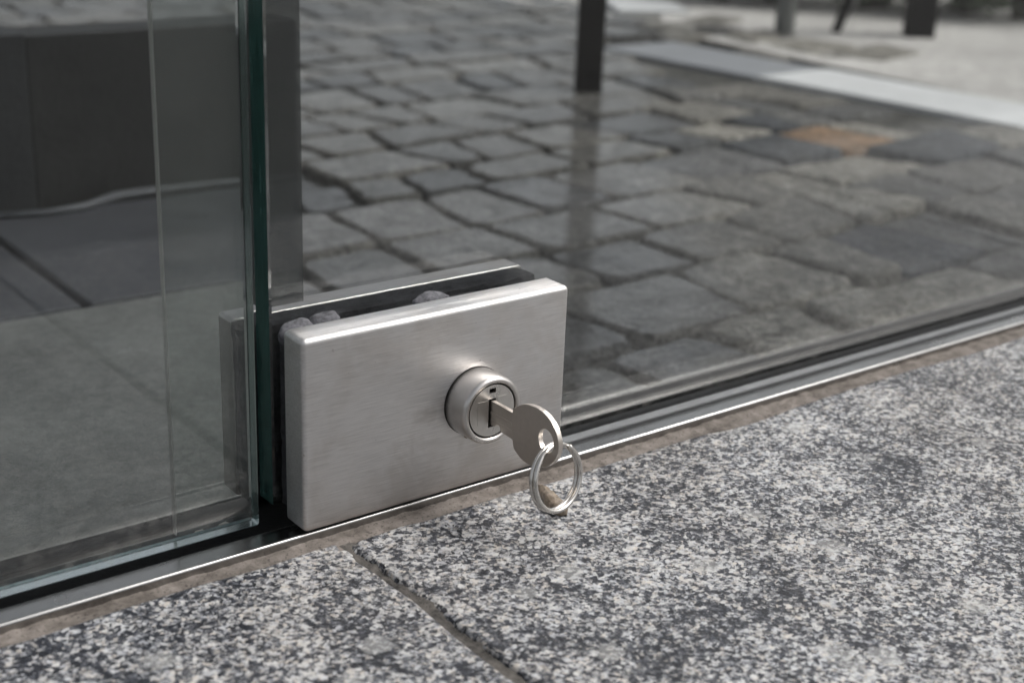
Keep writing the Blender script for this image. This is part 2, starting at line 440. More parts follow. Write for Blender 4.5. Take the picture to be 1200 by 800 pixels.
# ------------------------------------------------------------------ granite pavement in front of the threshold
Z_GR = -0.003
pave = struct(empty('pavement', (0, 0, 0)))
def spaced(a, b, fine, coarse, lo=True, hi=True, band=0.02):
    """coordinates from a to b, fine steps within band of the chosen ends"""
    out = [a]; x = a
    while x < b - 1e-6:
        d = min(x-a if lo else 9, b-x if hi else 9)
        st = fine if d < band else min(coarse, fine + (d-band)*0.5)
        x += st
        if b - x < st*0.6: x = b
        out.append(min(x, b))
    return out
def granite_slab(x0, x1, y0, y1, fine=0.0011, coarse=0.03, seed=0, edges='lrft', tilt=0.0):
    """top sheet with rounded, nibbled edges and side walls"""
    xs = spaced(x0, x1, fine, coarse, 'l' in edges, 'r' in edges, 0.006)
    ys = spaced(y0, y1, fine, coarse, 'f' in edges, 't' in edges, 0.006)
    bm = bmesh.new()
    g = []
    for j, y in enumerate(ys):
        row = []
        for i, x in enumerate(xs):
            dl = x-x0; dr = x1-x; df = y-y0; dt = y1-y
            d = min(dl, dr, df, dt)
            nn = mnoise.noise(Vector((x*90+seed, y*90, 3.1))) + 0.6*mnoise.noise(Vector((x*310, y*310+seed, 7.7)))
            r = 0.0019*(1.0 + 1.1*nn)
            r = max(r, 0.0004)
            drop = 0.0
            if d < r:
                k = 1 - d/r
                drop = r*0.75*(1 - math.sqrt(max(0, 1-k*k)))
            chip = mnoise.noise(Vector((x*130, y*130, 11+seed)))
            if d < 0.0042 and chip > 0.15:
                drop += (chip-0.15)*0.0058*(1-d/0.0042)
            jx = jy = 0.0
            if d < 0.003:
                jit = 0.0011*mnoise.noise(Vector((x*140+5, y*140, seed+1.0))) + 0.0013*mnoise.noise(Vector((x*38+5, y*38, seed+4.0)))
                if d in (dl, dr): jx = jit*(1-d/0.003)
                else: jy = jit*(1-d/0.003)
            row.append(bm.verts.new((x+jx, y+jy, Z_GR - drop + tilt*(x-x0))))
        g.append(row)
    for j in range(len(ys)-1):
        for i in range(len(xs)-1):
            bm.faces.new((g[j][i], g[j][i+1], g[j+1][i+1], g[j+1][i]))
    # skirts
    loop = g[0][:] + [r[-1] for r in g[1:]] + g[-1][-2::-1] + [r[0] for r in g[-2:0:-1]]
    low = [bm.verts.new((v.co.x, v.co.y, -0.05)) for v in loop]
    for k in range(len(loop)):
        a, b = loop[k], loop[(k+1) % len(loop)]
        bm.faces.new((b, a, low[k], low[(k+1) % len(loop)]))
    o = obj('granite_slab', bm, M_GRAN, pave, smooth='all')
    o.data.set_sharp_from_angle(angle=R_(50))
    return o
granite_slab(0.0138, 0.62, -0.36, -0.0102, seed=2.3, edges='lt')
granite_slab(-0.62, 0.0102, -0.36, -0.0078, seed=8.1, edges='rt')
# slabs that lie outside the picture, seen only in the reflections
for (x0, x1, y0, y1) in ((0.626, 1.3, -0.36, -0.011), (-1.3, -0.626, -0.36, -0.010)):
    granite_slab(x0, x1, y0, y1, fine=0.012, coarse=0.15, seed=x0*3+y0, edges='lrft')
# mortar: strip against the threshold, and the joint between the slabs
def rough_sheet(name, x0, x1, y0, y1, z, amp, dx, dy, mat, parent, seed=0.0, freq=120, skirt=0.01):
    nx = max(2, int((x1-x0)/dx)); ny = max(2, int((y1-y0)/dy))
    bm = bmesh.new(); g = []
    for j in range(ny+1):
        row = []
        for i in range(nx+1):
            x = x0 + (x1-x0)*i/nx; y = y0 + (y1-y0)*j/ny
            h = amp*(mnoise.noise(Vector((x*freq, y*freq, seed))) + 0.5*mnoise.noise(Vector((x*freq*3, y*freq*3, seed+4))))
            row.append(bm.verts.new((x, y, z+h)))
        g.append(row)
    for j in range(ny):
        for i in range(nx):
            bm.faces.new((g[j][i], g[j][i+1], g[j+1][i+1], g[j+1][i]))
    return obj(name, bm, mat, parent, smooth='all')
rough_sheet('mortar_strip', -0.35, 0.75, -0.014, 0.0012, -0.0046, 0.0009, 0.0018, 0.0010, M_MORT, pave, 3.0)
rough_sheet('mortar_joint', 0.0065, 0.0172, -0.359, -0.009, -0.0047, 0.0014, 0.0008, 0.0014, M_JOINT, pave, 9.0, 150)

# ------------------------------------------------------------------ threshold rail
th = tag(empty('threshold_rail', (0, 0, 0)), 'long stainless floor rail with a bright lip under both glass panels', 'threshold')
def extrude_x(bm, prof, x0, x1, closed=True):
    a = [bm.verts.new((x0, y, z)) for y, z in prof]; b = [bm.verts.new((x1, y, z)) for y, z in prof]
    n = len(prof)
    for k in range(n if closed else n-1):
        bm.faces.new((a[k], a[(k+1) % n], b[(k+1) % n], b[k]))
    if closed:
        bm.faces.new(a[::-1]); bm.faces.new(b)
lip = [(0.0012, -0.03), (0.0012, -0.0022)]
for k in range(7):
    t = math.pi*(1 - k/6); lip.append((0.0022 + 0.0010*math.cos(t), -0.0021 + 0.0010*math.sin(t)))
lip += [(0.0036, -0.0022), (0.0080, -0.0023), (0.0135, -0.0026), (0.0152, -0.0034), (0.0160, -0.0052), (0.0162, -0.0100), (0.0162, -0.03)]
bm = bmesh.new(); extrude_x(bm, lip, -1.2, 1.5)
obj('front_lip', bm, M_SILL, th, smooth=True)
bm = bmesh.new(); box(bm, -1.2, 1.5, 0.0164, 0.0560, -0.03, -0.0130)
obj('channel_floor', bm, M_BLACK, th)
bm = bmesh.new(); extrude_x(bm, [(0.0563, -0.03), (0.0563, -0.0110), (0.0575, -0.0100), (0.0660, -0.0100), (0.0675, -0.0115), (0.0675, -0.045), (0.0563, -0.045)], -1.2, 1.5)
obj('rear_lip', bm, M_RUB, th, smooth=True)
# dried sealant seen through the left panel
bm = bmesh.new()
c = at_y(233, 592, 0.052)
for q in range(9):
    m4 = Matrix.Translation((c.x - 0.010 + q*0.0026 + random.uniform(-0.001, 0.001), 0.0455 + random.uniform(-0.003, 0.003), -0.0155)) @ Matrix.Diagonal((random.uniform(0.002, 0.0045), random.uniform(0.003, 0.005), random.uniform(0.002, 0.006), 1))
    r = bmesh.ops.create_icosphere(bm, subdivisions=2, radius=1, matrix=m4)
for v in bm.verts:
    v.co += Vector((mnoise.noise(v.co*420), mnoise.noise(v.co*420+Vector((9, 1, 1))), mnoise.noise(v.co*420+Vector((1, 9, 3)))))*0.0011
obj('sealant_smear', bm, M_SEAL, th, smooth='all')

# ------------------------------------------------------------------ glass panels
GY0, GY1 = 0.0243, 0.0367
def chamfer_pane(x0, x1, y0, y1, z0, z1, c=0.0008):
    bm = bmesh.new(); box(bm, x0, x1, y0, y1, z0, z1)
    bmesh.ops.bevel(bm, geom=bm.edges[:], offset=c, segments=1, affect='EDGES')
    bm.normal_update()
    for f in bm.faces:
        if abs(f.normal.x) > 0.9: f.material_index = 1
        if f.normal.z < -0.6: f.material_index = 2
    return bm
gl = tag(empty('glass_panel', (-0.6, 0.03, -0.005)), 'frameless glass panel left of the lock, its lower edge hovering over the rail', 'glass panel', 'frameless glass panels')
gl.location = (0, 0, 0)
obj('glass_pane', chamfer_pane(-1.1, -0.0065, GY0, GY1, -0.0050, 2.2), [M_GLASS, M_GEDGE, M_GBOT], gl)
gr = tag(empty('glass_panel', (0, 0, 0)), 'frameless glass panel right of the joint, held in the steel lock plates', 'glass panel', 'frameless glass panels')
def notched_pane():
    prof = [(0.0, 0.0019), (0.1300, 0.0019), (0.1300, -0.0090), (1.3, -0.0090), (1.3, 2.2), (0.0, 2.2)]
    bm = bmesh.new()
    a = [bm.verts.new((x, GY0, z)) for x, z in prof]; b = [bm.verts.new((x, GY1, z)) for x, z in prof]
    bm.faces.new(a); bm.faces.new(b[::-1])
    for k in range(6): bm.faces.new((a[k], a[(k+1) % 6], b[(k+1) % 6], b[k]))
    bmesh.ops.recalc_face_normals(bm, faces=bm.faces)
    e = [e for e in bm.edges if (abs(e.verts[0].co.y-e.verts[1].co.y) < 1e-6)]
    bmesh.ops.bevel(bm, geom=e, offset=0.0008, segments=1, affect='EDGES')
    bm.normal_update()
    for f in bm.faces:
        if abs(f.normal.x) > 0.9: f.material_index = 1
    return bm
obj('glass_pane', notched_pane(), [M_GLASS, M_GEDGE], gr)
bm = bmesh.new(); extrude_x(bm, [(0.0214, -0.0128), (0.0214, -0.0014), (0.0228, 0.0004), (0.0240, -0.0004), (0.0240, -0.0128)], 0.1340, 1.3)
obj('bottom_gasket', bm, M_RUB, gr, smooth=True)
bm = bmesh.new(); extrude_x(bm, [(0.0164, -0.0128), (0.0164, -0.0040), (0.0168, -0.0026), (0.0206, -0.0020), (0.0212, -0.0026), (0.0212, -0.0128)], 0.1340, 1.3)
obj('cover_strip', bm, mat_metal('dark_cover_steel', (0.15, 0.155, 0.16), 0.35, 0.05, 200), gr, smooth=True)
bm = bmesh.new(); extrude_x(bm, [(0.0370, -0.0128), (0.0370, -0.0020), (0.0400, -0.0040), (0.0550, -0.0100), (0.0550, -0.0128)], 0.1420, 1.3)
obj('bottom_gasket', bm, M_RUB, gr, smooth=True)
bm = bmesh.new(); box(bm, -0.0385, -0.0068, GY1+0.0004, GY1+0.0026, -0.0035, 2.199)
o2 = o = obj('seal_strip', bm, M_FILM, gl)
obj('strip_highlight', new_box(-0.0391, -0.0386, GY1+0.0003, GY1+0.0028, -0.0034, 2.199), mat_film('highlight_plastic', (0.42, 0.42, 0.40), 0.6), o2); o['label'] = 'milky clear plastic strip along the edge of the left panel'  # added pale bead paints the highlight along the strip's edge
bm = bmesh.new(); box(bm, 0.0004, 0.0190, GY1+0.0004, GY1+0.0026, 0.0830, 2.199)
o = obj('seal_strip', bm, M_FILM_D, gr); o['label'] = 'smoky plastic strip along the edge of the right panel'

# ------------------------------------------------------------------ patch lock
PW, PH, PT = 0.1285, 0.080, 0.0135
lk = tag(empty('patch_lock', (0, 0, 0)), 'brushed steel corner lock clamped to the foot of the right glass panel', 'lock')
CX, CZ, CR = 0.0800, 0.0385, 0.0146
def rounded_plate(x0, x1, y0, y1, z0, z1, rc=0.0024, rf=0.0020):
    bm = bmesh.new(); box(bm, x0, x1, y0, y1, z0, z1)
    e = [e for e in bm.edges if abs(e.verts[0].co.y-e.verts[1].co.y) > 1e-5]
    bmesh.ops.bevel(bm, geom=e, offset=rc, segments=5, profile=0.5, affect='EDGES')
    e = [e for e in bm.edges if abs(e.verts[0].co.y-y0) < 1e-6 and abs(e.verts[1].co.y-y0) < 1e-6]
    bmesh.ops.bevel(bm, geom=e, offset=rf, segments=4, profile=0.5, affect='EDGES')
    return bm
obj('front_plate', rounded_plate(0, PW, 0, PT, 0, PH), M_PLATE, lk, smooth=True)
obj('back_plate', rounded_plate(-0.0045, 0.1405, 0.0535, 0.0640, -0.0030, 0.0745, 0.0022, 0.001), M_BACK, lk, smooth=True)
# gaskets between plates and glass
def lumpy(bm, amp, f):
    for v in bm.verts:
        v.co += Vector((mnoise.noise(v.co*f), mnoise.noise(v.co*f+Vector((7, 3, 1))), mnoise.noise(v.co*f+Vector((2, 8, 5)))))*amp
def lumpy_box(x0, x1, y0, y1, z0, z1, cuts, amp, f):
    bm = new_box(x0, x1, y0, y1, z0, z1)
    bmesh.ops.subdivide_edges(bm, edges=bm.edges[:], cuts=cuts, use_grid_fill=True)
    lumpy(bm, amp, f); return bm
obj('front_gasket', lumpy_box(0.0035, 0.124, PT+0.0004, 0.0236, 0.0030, 0.0762, 18, 0.0007, 220), M_FELT, lk, smooth='all')
obj('back_gasket', lumpy_box(-0.0038, 0.137, 0.0400, 0.0532, -0.0010, 0.0738, 18, 0.0010, 150), M_FELT, lk, smooth='all')
for (px, py, rx, rz) in ((350, 377, 0.0066, 0.0048), (381, 367, 0.0055, 0.0040), (505, 344, 0.007, 0.0028)):
    c = at_y(px, py, 0.0188)
    bm = bmesh.new()
    bmesh.ops.create_icosphere(bm, subdivisions=3, radius=1, matrix=Matrix.Translation((c.x, 0.0188, c.z-rz)) @ Matrix.Diagonal((rx*1.25, 0.0046, rz*1.25, 1)))
    lumpy(bm, 0.0013, 230); lumpy(bm, 0.0005, 800)
    o = obj('felt_pad', bm, M_FELT2, lk, smooth='all')
# lock cylinder
bm = bmesh.new()
lathe_y(bm, [(CR-0.0004, 0.0006), (CR, 0.0002), (CR, -0.0115), (CR-0.0003, -0.0126), (CR-0.0010, -0.0134), (CR-0.0018, -0.0136), (CR-0.0025, -0.0133), (CR-0.0028, -0.0126), (CR-0.0028, -0.0080)], CX, CZ, 96)
col_o = obj('collar', bm, M_COLLAR, lk, smooth='all')
bm = bmesh.new(); lathe_y(bm, [(CR+0.00022, -0.0001), (CR+0.00022, -0.00025), (CR-0.0002, -0.0003)], CX, CZ, 64)
obj('collar_gap', bm, M_BLACK, lk)
bm = bmesh.new(); lathe_y(bm, [(CR-0.0029, -0.0090), (CR-0.0036, -0.0090)], CX, CZ, 64, cap1=True)
obj('gap_floor', bm, M_BLACK, lk)
PR = CR - 0.0034
YP = -0.0127
# plug face with a keyway slot and a small square notch, cut as real openings
bm = bmesh.new()
n = 72
outer = [(CX + PR*math.cos(2*math.pi*k/n), CZ + PR*math.sin(2*math.pi*k/n)) for k in range(n)]
slot = [(CX-0.0018, CZ-0.0072), (CX+0.0018, CZ-0.0072), (CX+0.0018, CZ+0.0052), (CX-0.0018, CZ+0.0052)]
notch = [(CX-0.0016, CZ+0.0078), (CX+0.0016, CZ+0.0078), (CX+0.0016, CZ+0.0097), (CX-0.0016, CZ+0.0097)]
edges = []
loops = []
for lp in (outer, slot, notch):
    vs_ = [bm.verts.new((x, YP, z)) for x, z in lp]
    loops.append(vs_)
    for k in range(len(vs_)): edges.append(bm.edges.new((vs_[k], vs_[(k+1) % len(vs_)])))
bmesh.ops.triangle_fill(bm, edges=edges, use_beauty=True)
for vs_, dy in zip(loops, (0.006, 0.006, 0.003)):
    back = [bm.verts.new((v.co.x, v.co.y+dy, v.co.z)) for v in vs_]
    for k in range(len(vs_)):
        bm.faces.new((vs_[k], vs_[(k+1) % len(vs_)], back[(k+1) % len(vs_)], back[k]))
plug = obj('lock_plug', bm, M_PLUG, lk)
obj('keyway', new_box(CX-0.0030, CX+0.0030, YP+0.0052, YP+0.0058, CZ-0.0085, CZ+0.0105), M_BLACK, plug)
# two fine raised pads on the plug face
for (x0, x1, z0, z1) in ((CX-0.0072, CX-0.0022, CZ-0.0052, CZ+0.0048), (CX+0.0026, CX+0.0070, CZ-0.0040, CZ+0.0056)):
    obj('plug_pad', new_box(x0, x1, YP-0.00012, YP-0.00002, z0, z1), M_PLUG, plug)
# rust crumb under the collar
bm = bmesh.new()
for (dx, dz, r) in ((-0.0035, -0.0150, 0.0011), (-0.0015, -0.0156, 0.0013), (0.0006, -0.0152, 0.0009)):
    bmesh.ops.create_icosphere(bm, subdivisions=2, radius=r, matrix=Matrix.Translation((CX+dx, -0.0004, CZ+dz)))
lumpy(bm, 0.0005, 900)
obj('rust_crumb', bm, M_PEB, lk, smooth='all')

# ------------------------------------------------------------------ key
KX = 0.0800; KT = 0.0022
key = tag(empty('key', (KX, -0.0126, CZ)), 'flat nickel key with a rounded bow turned in the lock cylinder', 'key')
key.location = (0, 0, 0)
def A4(x, y): return at_x(560 + x/4.443, 440 + y/4.443, KX - KT/2)
bow_px = [(180, 186), (196, 166), (240, 149), (296, 163), (345, 196), (384, 245), (410, 305), (420, 365), (412, 418), (388, 455), (346, 476), (292, 474), (243, 449), (206, 410), (181, 352)]
bow = [A4(*q) for q in bow_px]
def smooth_loop(pts, sub=6, tension=0.5):
    out = []; n = len(pts)
    for i in range(n):
        p0, p1, p2, p3 = pts[i-1], pts[i], pts[(i+1) % n], pts[(i+2) % n]
        for k in range(sub):
            t = k/sub
            out.append(0.5*((2*p1) + (p2-p0)*t + (2*p0-5*p1+4*p2-p3)*t*t + (3*p1-p0-3*p2+p3)*t**3))
    return out
bowl = smooth_loop(bow[:], 5)
hc = A4(354, 340); hr_y, hr_z = 0.0047, 0.0048
hole = [Vector((0, hc.y + hr_y*math.cos(2*math.pi*k/32), hc.z + hr_z*math.sin(2*math.pi*k/32))) for k in range(32)]
def plate_with_hole(outer, hole, x0, x1):
    bm = bmesh.new()
    sides = []
    for x in (x0, x1):
        lo = [bm.verts.new((x, p.y, p.z)) for p in outer]; lh = [bm.verts.new((x, p.y, p.z)) for p in hole]
        ed = [bm.edges.new((l[k], l[(k+1) % len(l)])) for l in (lo, lh) for k in range(len(l))]
        bmesh.ops.triangle_fill(bm, edges=ed, use_beauty=True)
        sides.append((lo, lh))
    for (a, b) in ((sides[0][0], sides[1][0]), (sides[0][1], sides[1][1])):
        for k in range(len(a)):
            bm.faces.new((a[k], a[(k+1) % len(a)], b[(k+1) % len(a)], b[k]))
    return bm
obj('bow', plate_with_hole(bowl, hole, KX-KT/2, KX+KT/2), M_KEY, key, smooth=True, bevel=0.00028, seg=2)
yb = A4(186, 190).y - 0.0012
zt, zb = CZ+0.0046, CZ-0.0058
blade = [(yb, zt), (0.008, zt), (0.008, zb+0.002), (0.001, zb+0.002), (-0.006, zb), (-0.0158, zb), (-0.0172, zb+0.0016), (-0.0190, zb+0.0016), (-0.0204, zb-0.0006), (yb, zb-0.0012)]
bm = bmesh.new()
a = [bm.verts.new((KX-KT*0.46, y, z)) for y, z in blade]; b = [bm.verts.new((KX+KT*0.46, y, z)) for y, z in blade]
bm.faces.new(a); bm.faces.new(b[::-1])
for k in range(len(blade)): bm.faces.new((a[k], a[(k+1) % len(blade)], b[(k+1) % len(blade)], b[k]))
bl = obj('blade', bm, M_KEY, key, bevel=0.0002)
for (z0, z1, dx) in ((CZ-0.0012, CZ+0.0002, -0.00022), (CZ-0.0040, CZ-0.0030, -0.00016)):
    obj('blade_rib', new_box(KX-KT*0.46+dx, KX-KT*0.46+0.0002, yb+0.0022, 0.006, z0, z1), M_KEY, bl, bevel=0.0001)

# ------------------------------------------------------------------ split key ring
RR, RW = 0.0132, 0.00100
_az, _el, _ph = R_(100), R_(-10), R_(75)
n_dir = Vector((math.cos(_az)*math.cos(_el), math.sin(_az)*math.cos(_el), math.sin(_el)))
h_dir = Vector((0, 0, 1)).cross(n_dir).normalized(); v_dir = n_dir.cross(h_dir)
ring_c = Vector((KX, hc.y, hc.z - hr_z + RW + 0.0002)) - (h_dir*math.cos(_ph) + v_dir*math.sin(_ph))*RR
pts = []
NT = 220
for k in range(NT+1):
    t = k/NT; ang = 2*math.pi*2.0*t + 2.2
    o_ = (t-0.5)*2*RW*2.0*1.02
    o_ = RW*1.10*math.tanh((t-0.5)*9)*1.0
    pts.append(ring_c + h_dir*math.cos(ang)*RR + v_dir*math.sin(ang)*RR + n_dir*o_)
bm = bmesh.new()
rings = []
for k, p in enumerate(pts):
    ang = 2*math.pi*2.0*k/NT + 2.2
    rd = h_dir*math.cos(ang) + v_dir*math.sin(ang)
    rings.append([bm.verts.new(p + rd*RW*math.cos(2*math.pi*j/10) + n_dir*RW*math.sin(2*math.pi*j/10)) for j in range(10)])
for k in range(NT):
    for j in range(10):
        bm.faces.new((rings[k][j], rings[k][(j+1) % 10], rings[k+1][(j+1) % 10], rings[k+1][j]))
bm.faces.new(rings[0][::-1]); bm.faces.new(rings[-1])
tag(obj('key_ring', bm, M_RING, None, smooth='all'), 'double wound steel split ring hanging from the key', 'key ring')

# ------------------------------------------------------------------ brown pebble under the ring
bm = bmesh.new()
pp = [at_z(633, 570, Z_GR), at_z(637, 578, Z_GR), at_z(641, 586, Z_GR), at_z(647, 594, Z_GR), at_z(655, 600, Z_GR), at_z(662, 603, Z_GR), at_z(665, 603, Z_GR)]
pr_ = [0.0008, 0.0022, 0.0031, 0.0034, 0.0035, 0.0028, 0.0008]
tube(bm, [(p.x, p.y, Z_GR + r*0.62) for p, r in zip(pp, pr_)], pr_, 12)
bmesh.ops.subdivide_edges(bm, edges=bm.edges[:], cuts=1, use_grid_fill=True, smooth=0.6)
for v in bm.verts:
    v.co += Vector((mnoise.noise(v.co*380), mnoise.noise(v.co*380+Vector((3, 1, 7))), mnoise.noise(v.co*380+Vector((5, 6, 1)))))*0.0012
tag(obj('pebble', bm, M_PEB, None, smooth='all'), 'small glossy brown crumb lying on the granite under the key ring', 'pebble')

# ------------------------------------------------------------------ outside: cobbles behind the glass
Z_OUT = -0.030
def gnd(px, py): return at_z(px, py, Z_OUT)
cg = struct(empty('cobbled_ground', (0, 0, 0)))
bm = bmesh.new()
vv = [bm.verts.new(p) for p in ((-2.5, 0.062, Z_OUT-0.0075), (6, 0.062, Z_OUT-0.0075), (6, 6, Z_OUT-0.0075), (-2.5, 6, Z_OUT-0.0075))]
bm.faces.new(vv); obj('joint_dirt', bm, M_DIRT, cg)

def border_x(y):   # right border of the slab paving at depth y
    a = gnd(345, 360); b = gnd(345, 213)
    return a.x + (b.x-a.x)*(y-a.y)/(b.y-a.y)
KERB_A = gnd(880, 88); KERB_B = gnd(1200, 149); KERB_C = gnd(1200, 122); KERB_D = gnd(968, 80)
def kerb_x0(y): return KERB_A.x + (KERB_B.x-KERB_A.x)*(y-KERB_A.y)/(KERB_B.y-KERB_A.y)
def kerb_x1(y): return KERB_D.x + (KERB_C.x-KERB_D.x)*(y-KERB_D.y)/(KERB_C.y-KERB_D.y)
ORANGE = gnd(975, 166)
GA = R_(5.0); ca, sa = math.cos(GA), math.sin(GA)
rnd = random.Random(5)
def warp(u, v):
    v2 = v + 0.014*math.sin(u*3.1+0.7) + 0.007*math.sin(u*7.3+v*2.0)
    u2 = u + 0.010*math.sin(v*5.0+u*1.3)
    return u2*ca - v2*sa, u2*sa + v2*ca
def ragged_outline(pts, step=0.016):
    """closed loop with split-stone edges: corners clipped, sides slightly broken"""
    out = []
    n = len(pts)
    for k in range(n):
        a, b = Vector(pts[k]), Vector(pts[(k+1) % n])
        L = (b-a).length
        t = (b-a).normalized(); nn = Vector((-t.y, t.x))
        cut = min(0.22*L, rnd.uniform(0.004, 0.011))
        m = 1 if L < 0.055 else 2
        out.append(a + t*cut)
        for q in range(m):
            f = (q+1)/(m+1)
            out.append(a + t*(cut + (L-2*cut)*f) + nn*rnd.uniform(-0.0030, 0.0022))
        out.append(b - t*cut)
    return out
def cobble_bm(bm, pts, x, y, z, tl=0.006):
    tx, ty = rnd.uniform(-tl, tl), rnd.uniform(-tl, tl)
    loop = ragged_outline(pts)
    n = len(loop)
    def ring(inset, dz, jit):
        r = []
        for p in loop:
            d = p.length
            q = p*(1 - inset/max(d, 1e-4))
            r.append(bm.verts.new((q.x, q.y, dz + q.x*tx + q.y*ty + rnd.uniform(-jit, jit))))
        return r
    r0 = ring(-0.001, -0.025, 0); r1 = ring(0.0, -0.0050, 0.0012); r2 = ring(0.0020, -0.0011, 0.0005); r3 = ring(0.0055, 0.0, 0.0)
    fs = []
    for a, b in ((r0, r1), (r1, r2), (r2, r3)):
        for k in range(n): fs.append(bm.faces.new((a[k], a[(k+1) % n], b[(k+1) % n], b[k])))
    top = bm.faces.new(r3); fs.append(top)
    for f in fs:
        f.smooth = f is not top
        f.material_index = 0 if f is top else 1
    return fs
cells = []
v_ = -0.3
row = 0
while v_ < 3.4:
    dv = rnd.choice((0.066, 0.074, 0.080, 0.086, 0.098))
    u_ = -1.6 + rnd.uniform(0, 0.08)
    sk0 = rnd.uniform(-0.012, 0.012)
    while u_ < 4.6:
        du = rnd.choice((0.058, 0.07, 0.078, 0.086, 0.096, 0.112, 0.135))
        sk1 = rnd.uniform(-0.012, 0.012)
        g = 0.0022
        jv = [rnd.uniform(-0.004, 0.003) for _ in range(4)]
        corners = [(u_+sk0+g, v_+g+jv[0]), (u_+du+sk1-g, v_+g+jv[1]), (u_+du-sk1-g, v_+dv-g+jv[2]), (u_-sk0+g, v_+dv-g+jv[3])]
        u_ += du; sk0 = sk1
        W = [warp(*c) for c in corners]
        x = sum(w[0] for w in W)/4; y = sum(w[1] for w in W)/4
        if min(w[1] for w in W) < 0.072 or y > 2.9 or x > 3.3: continue
        if y < 0.62 and x + du*0.4 < border_x(y): continue
        if 0.55 < y < 0.69 and x < 0.34: continue
        mx0 = min(w[0] for w in W); mx1 = max(w[0] for w in W)
        if y < gnd(748, 50).y + 0.03 and mx1 > kerb_x0(y) - 0.002 and mx0 < kerb_x1(y)+0.002: continue
        if mx0 > kerb_x1(y) - 0.02 and (y < 0.80 or mx0 > kerb_x1(y) + 0.16): continue
        d = Vector((x, y, Z_OUT)) - CAM_LOC
        zc = d.dot(_f)
        if zc <= 0.05: vis = False
        else:
            px, py = 600 + CAM_F*d.dot(_r)/zc, 400 - CAM_F*d.dot(_u)/zc
            vis = -60 < px < 1270 and -40 < py < 560
        cells.append((0 if vis else 1, d.length, x, y, [(w[0]-x, w[1]-y) for w in W]))
    v_ += dv
cells.sort(key=lambda c: c[:4])
best = min(cells, key=lambda c: (c[2]-ORANGE.x)**2 + (c[3]-ORANGE.y)**2 + 0.12*max(0, (max(q[0] for q in c[4])-min(q[0] for q in c[4]))-0.08)**2)
# the ochre sett is a narrow one with a plain neighbour
_b = [Vector(q) for q in best[4]]
def _sub(a, b_):
    q = [_b[0].lerp(_b[1], a), _b[0].lerp(_b[1], b_), _b[3].lerp(_b[2], b_), _b[3].lerp(_b[2], a)]
    m = sum(q, Vector((0, 0)))/4
    return (best[0], best[1], best[2]+m.x, best[3]+m.y, [tuple(k-m) for k in q])
cells.remove(best)
_plain, best = _sub(0.62, 1.0), _sub(0.0, 0.585)
cells = [best, _plain] + cells
field = bmesh.new()
cnt = 0
for c in cells:
    vis, dist, x, y, pts = c
    past_cut = x*0.7593 - y*0.6508 > DAMP_CUT + 0.04
    z = Z_OUT + (rnd.uniform(-0.0030, 0.0050) if past_cut else rnd.uniform(-0.0016, 0.0012))
    tl = 0.045 if past_cut else 0.006
    if cnt < 300:
        bm = bmesh.new(); cobble_bm(bm, pts, x, y, z, tl)
        me = bpy.data.meshes.new('cobble'); bmesh.ops.recalc_face_normals(bm, faces=bm.faces); bm.to_mesh(me); bm.free()
        me.materials.append(M_ORANGE if c is best else M_COB); me.materials.append(M_ORANGE if c is best else M_COBS)
        o = bpy.data.objects.new('cobble', me); o.location = (x, y, z); link(o, cg); cnt += 1
    else:
        nv = len(field.verts)
        cobble_bm(field, pts, x, y, z)
        field.verts.ensure_lookup_table()
        for v in field.verts[nv:]: v.co += Vector((x, y, z))
if len(field.verts):
    o = obj('cobble_field', field, [M_COBF, M_COBF], cg); o['kind'] = 'stuff'
else:
    field.free()
# mortar apron between the rail and the first row of setts
rough_sheet('rail_apron', -1.2, 1.6, 0.0676, 0.118, Z_OUT-0.0055, 0.0022, 0.012, 0.008, mat_mortar('apron_mortar', (0.085, 0.085, 0.075), (0.19, 0.187, 0.17), 110), cg, 2.0, 60)

# ------------------------------------------------------------------ outside: slab paving and dark step on the left
sp = struct(empty('slab_paving', (0, 0, 0)))
def quad_slab(pts, mat, parent, name, z=Z_OUT, th=0.03):
    bm = bmesh.new()
    a = [bm.verts.new((x, y, z)) for x, y in pts]; b = [bm.verts.new((x, y, z-th)) for x, y in pts]
    bm.faces.new(a); bm.faces.new(b[::-1])
    for k in range(len(pts)): bm.faces.new((a[k], a[(k+1) % len(pts)], b[(k+1) % len(pts)], b[k]))
    return obj(name, bm, mat, parent, bevel=0.0018)
quad_slab([(-0.50, 0.0685), (border_x(0.0685), 0.0685), (border_x(0.368), 0.368), (-0.50, 0.3745)], M_CONC, sp, 'paving_slab', Z_OUT+0.005)
quad_slab([(-0.40, 0.381), (0.058, 0.3765), (0.060, 0.586), (-0.40, 0.586)], M_SLAB, sp, 'paving_slab', Z_OUT+0.004)
quad_slab([(0.064, 0.3765), (border_x(0.3735), 0.3735), (border_x(0.586), 0.586), (0.066, 0.586)], M_SLAB, sp, 'paving_slab', Z_OUT+0.0045)
quad_slab([(-1.2, 0.0685), (-0.504, 0.0685), (-0.504, 0.586), (-1.2, 0.586)], M_CONC, sp, 'paving_slab', Z_OUT+0.005)
zt_ = at_y(90, 24, 0.64).z
st = tag(empty('stone_step', (0, 0, 0)), 'low dark stone block standing on the slabs behind the left panel', 'stone block')
obj('block', new_box(-0.9, 0.1128, 0.596, 0.635, Z_OUT-0.02, zt_), M_DARK, st, bevel=0.001, seg=2)
obj('block', new_box(0.1135, border_x(0.60), 0.598, 0.640, Z_OUT-0.02, zt_-0.002), mat_stone('dark_block_b', (0.013, 0.014, 0.014), 30, 0.6, 0.4, 0.3, 0.002), st, bevel=0.001, seg=2)

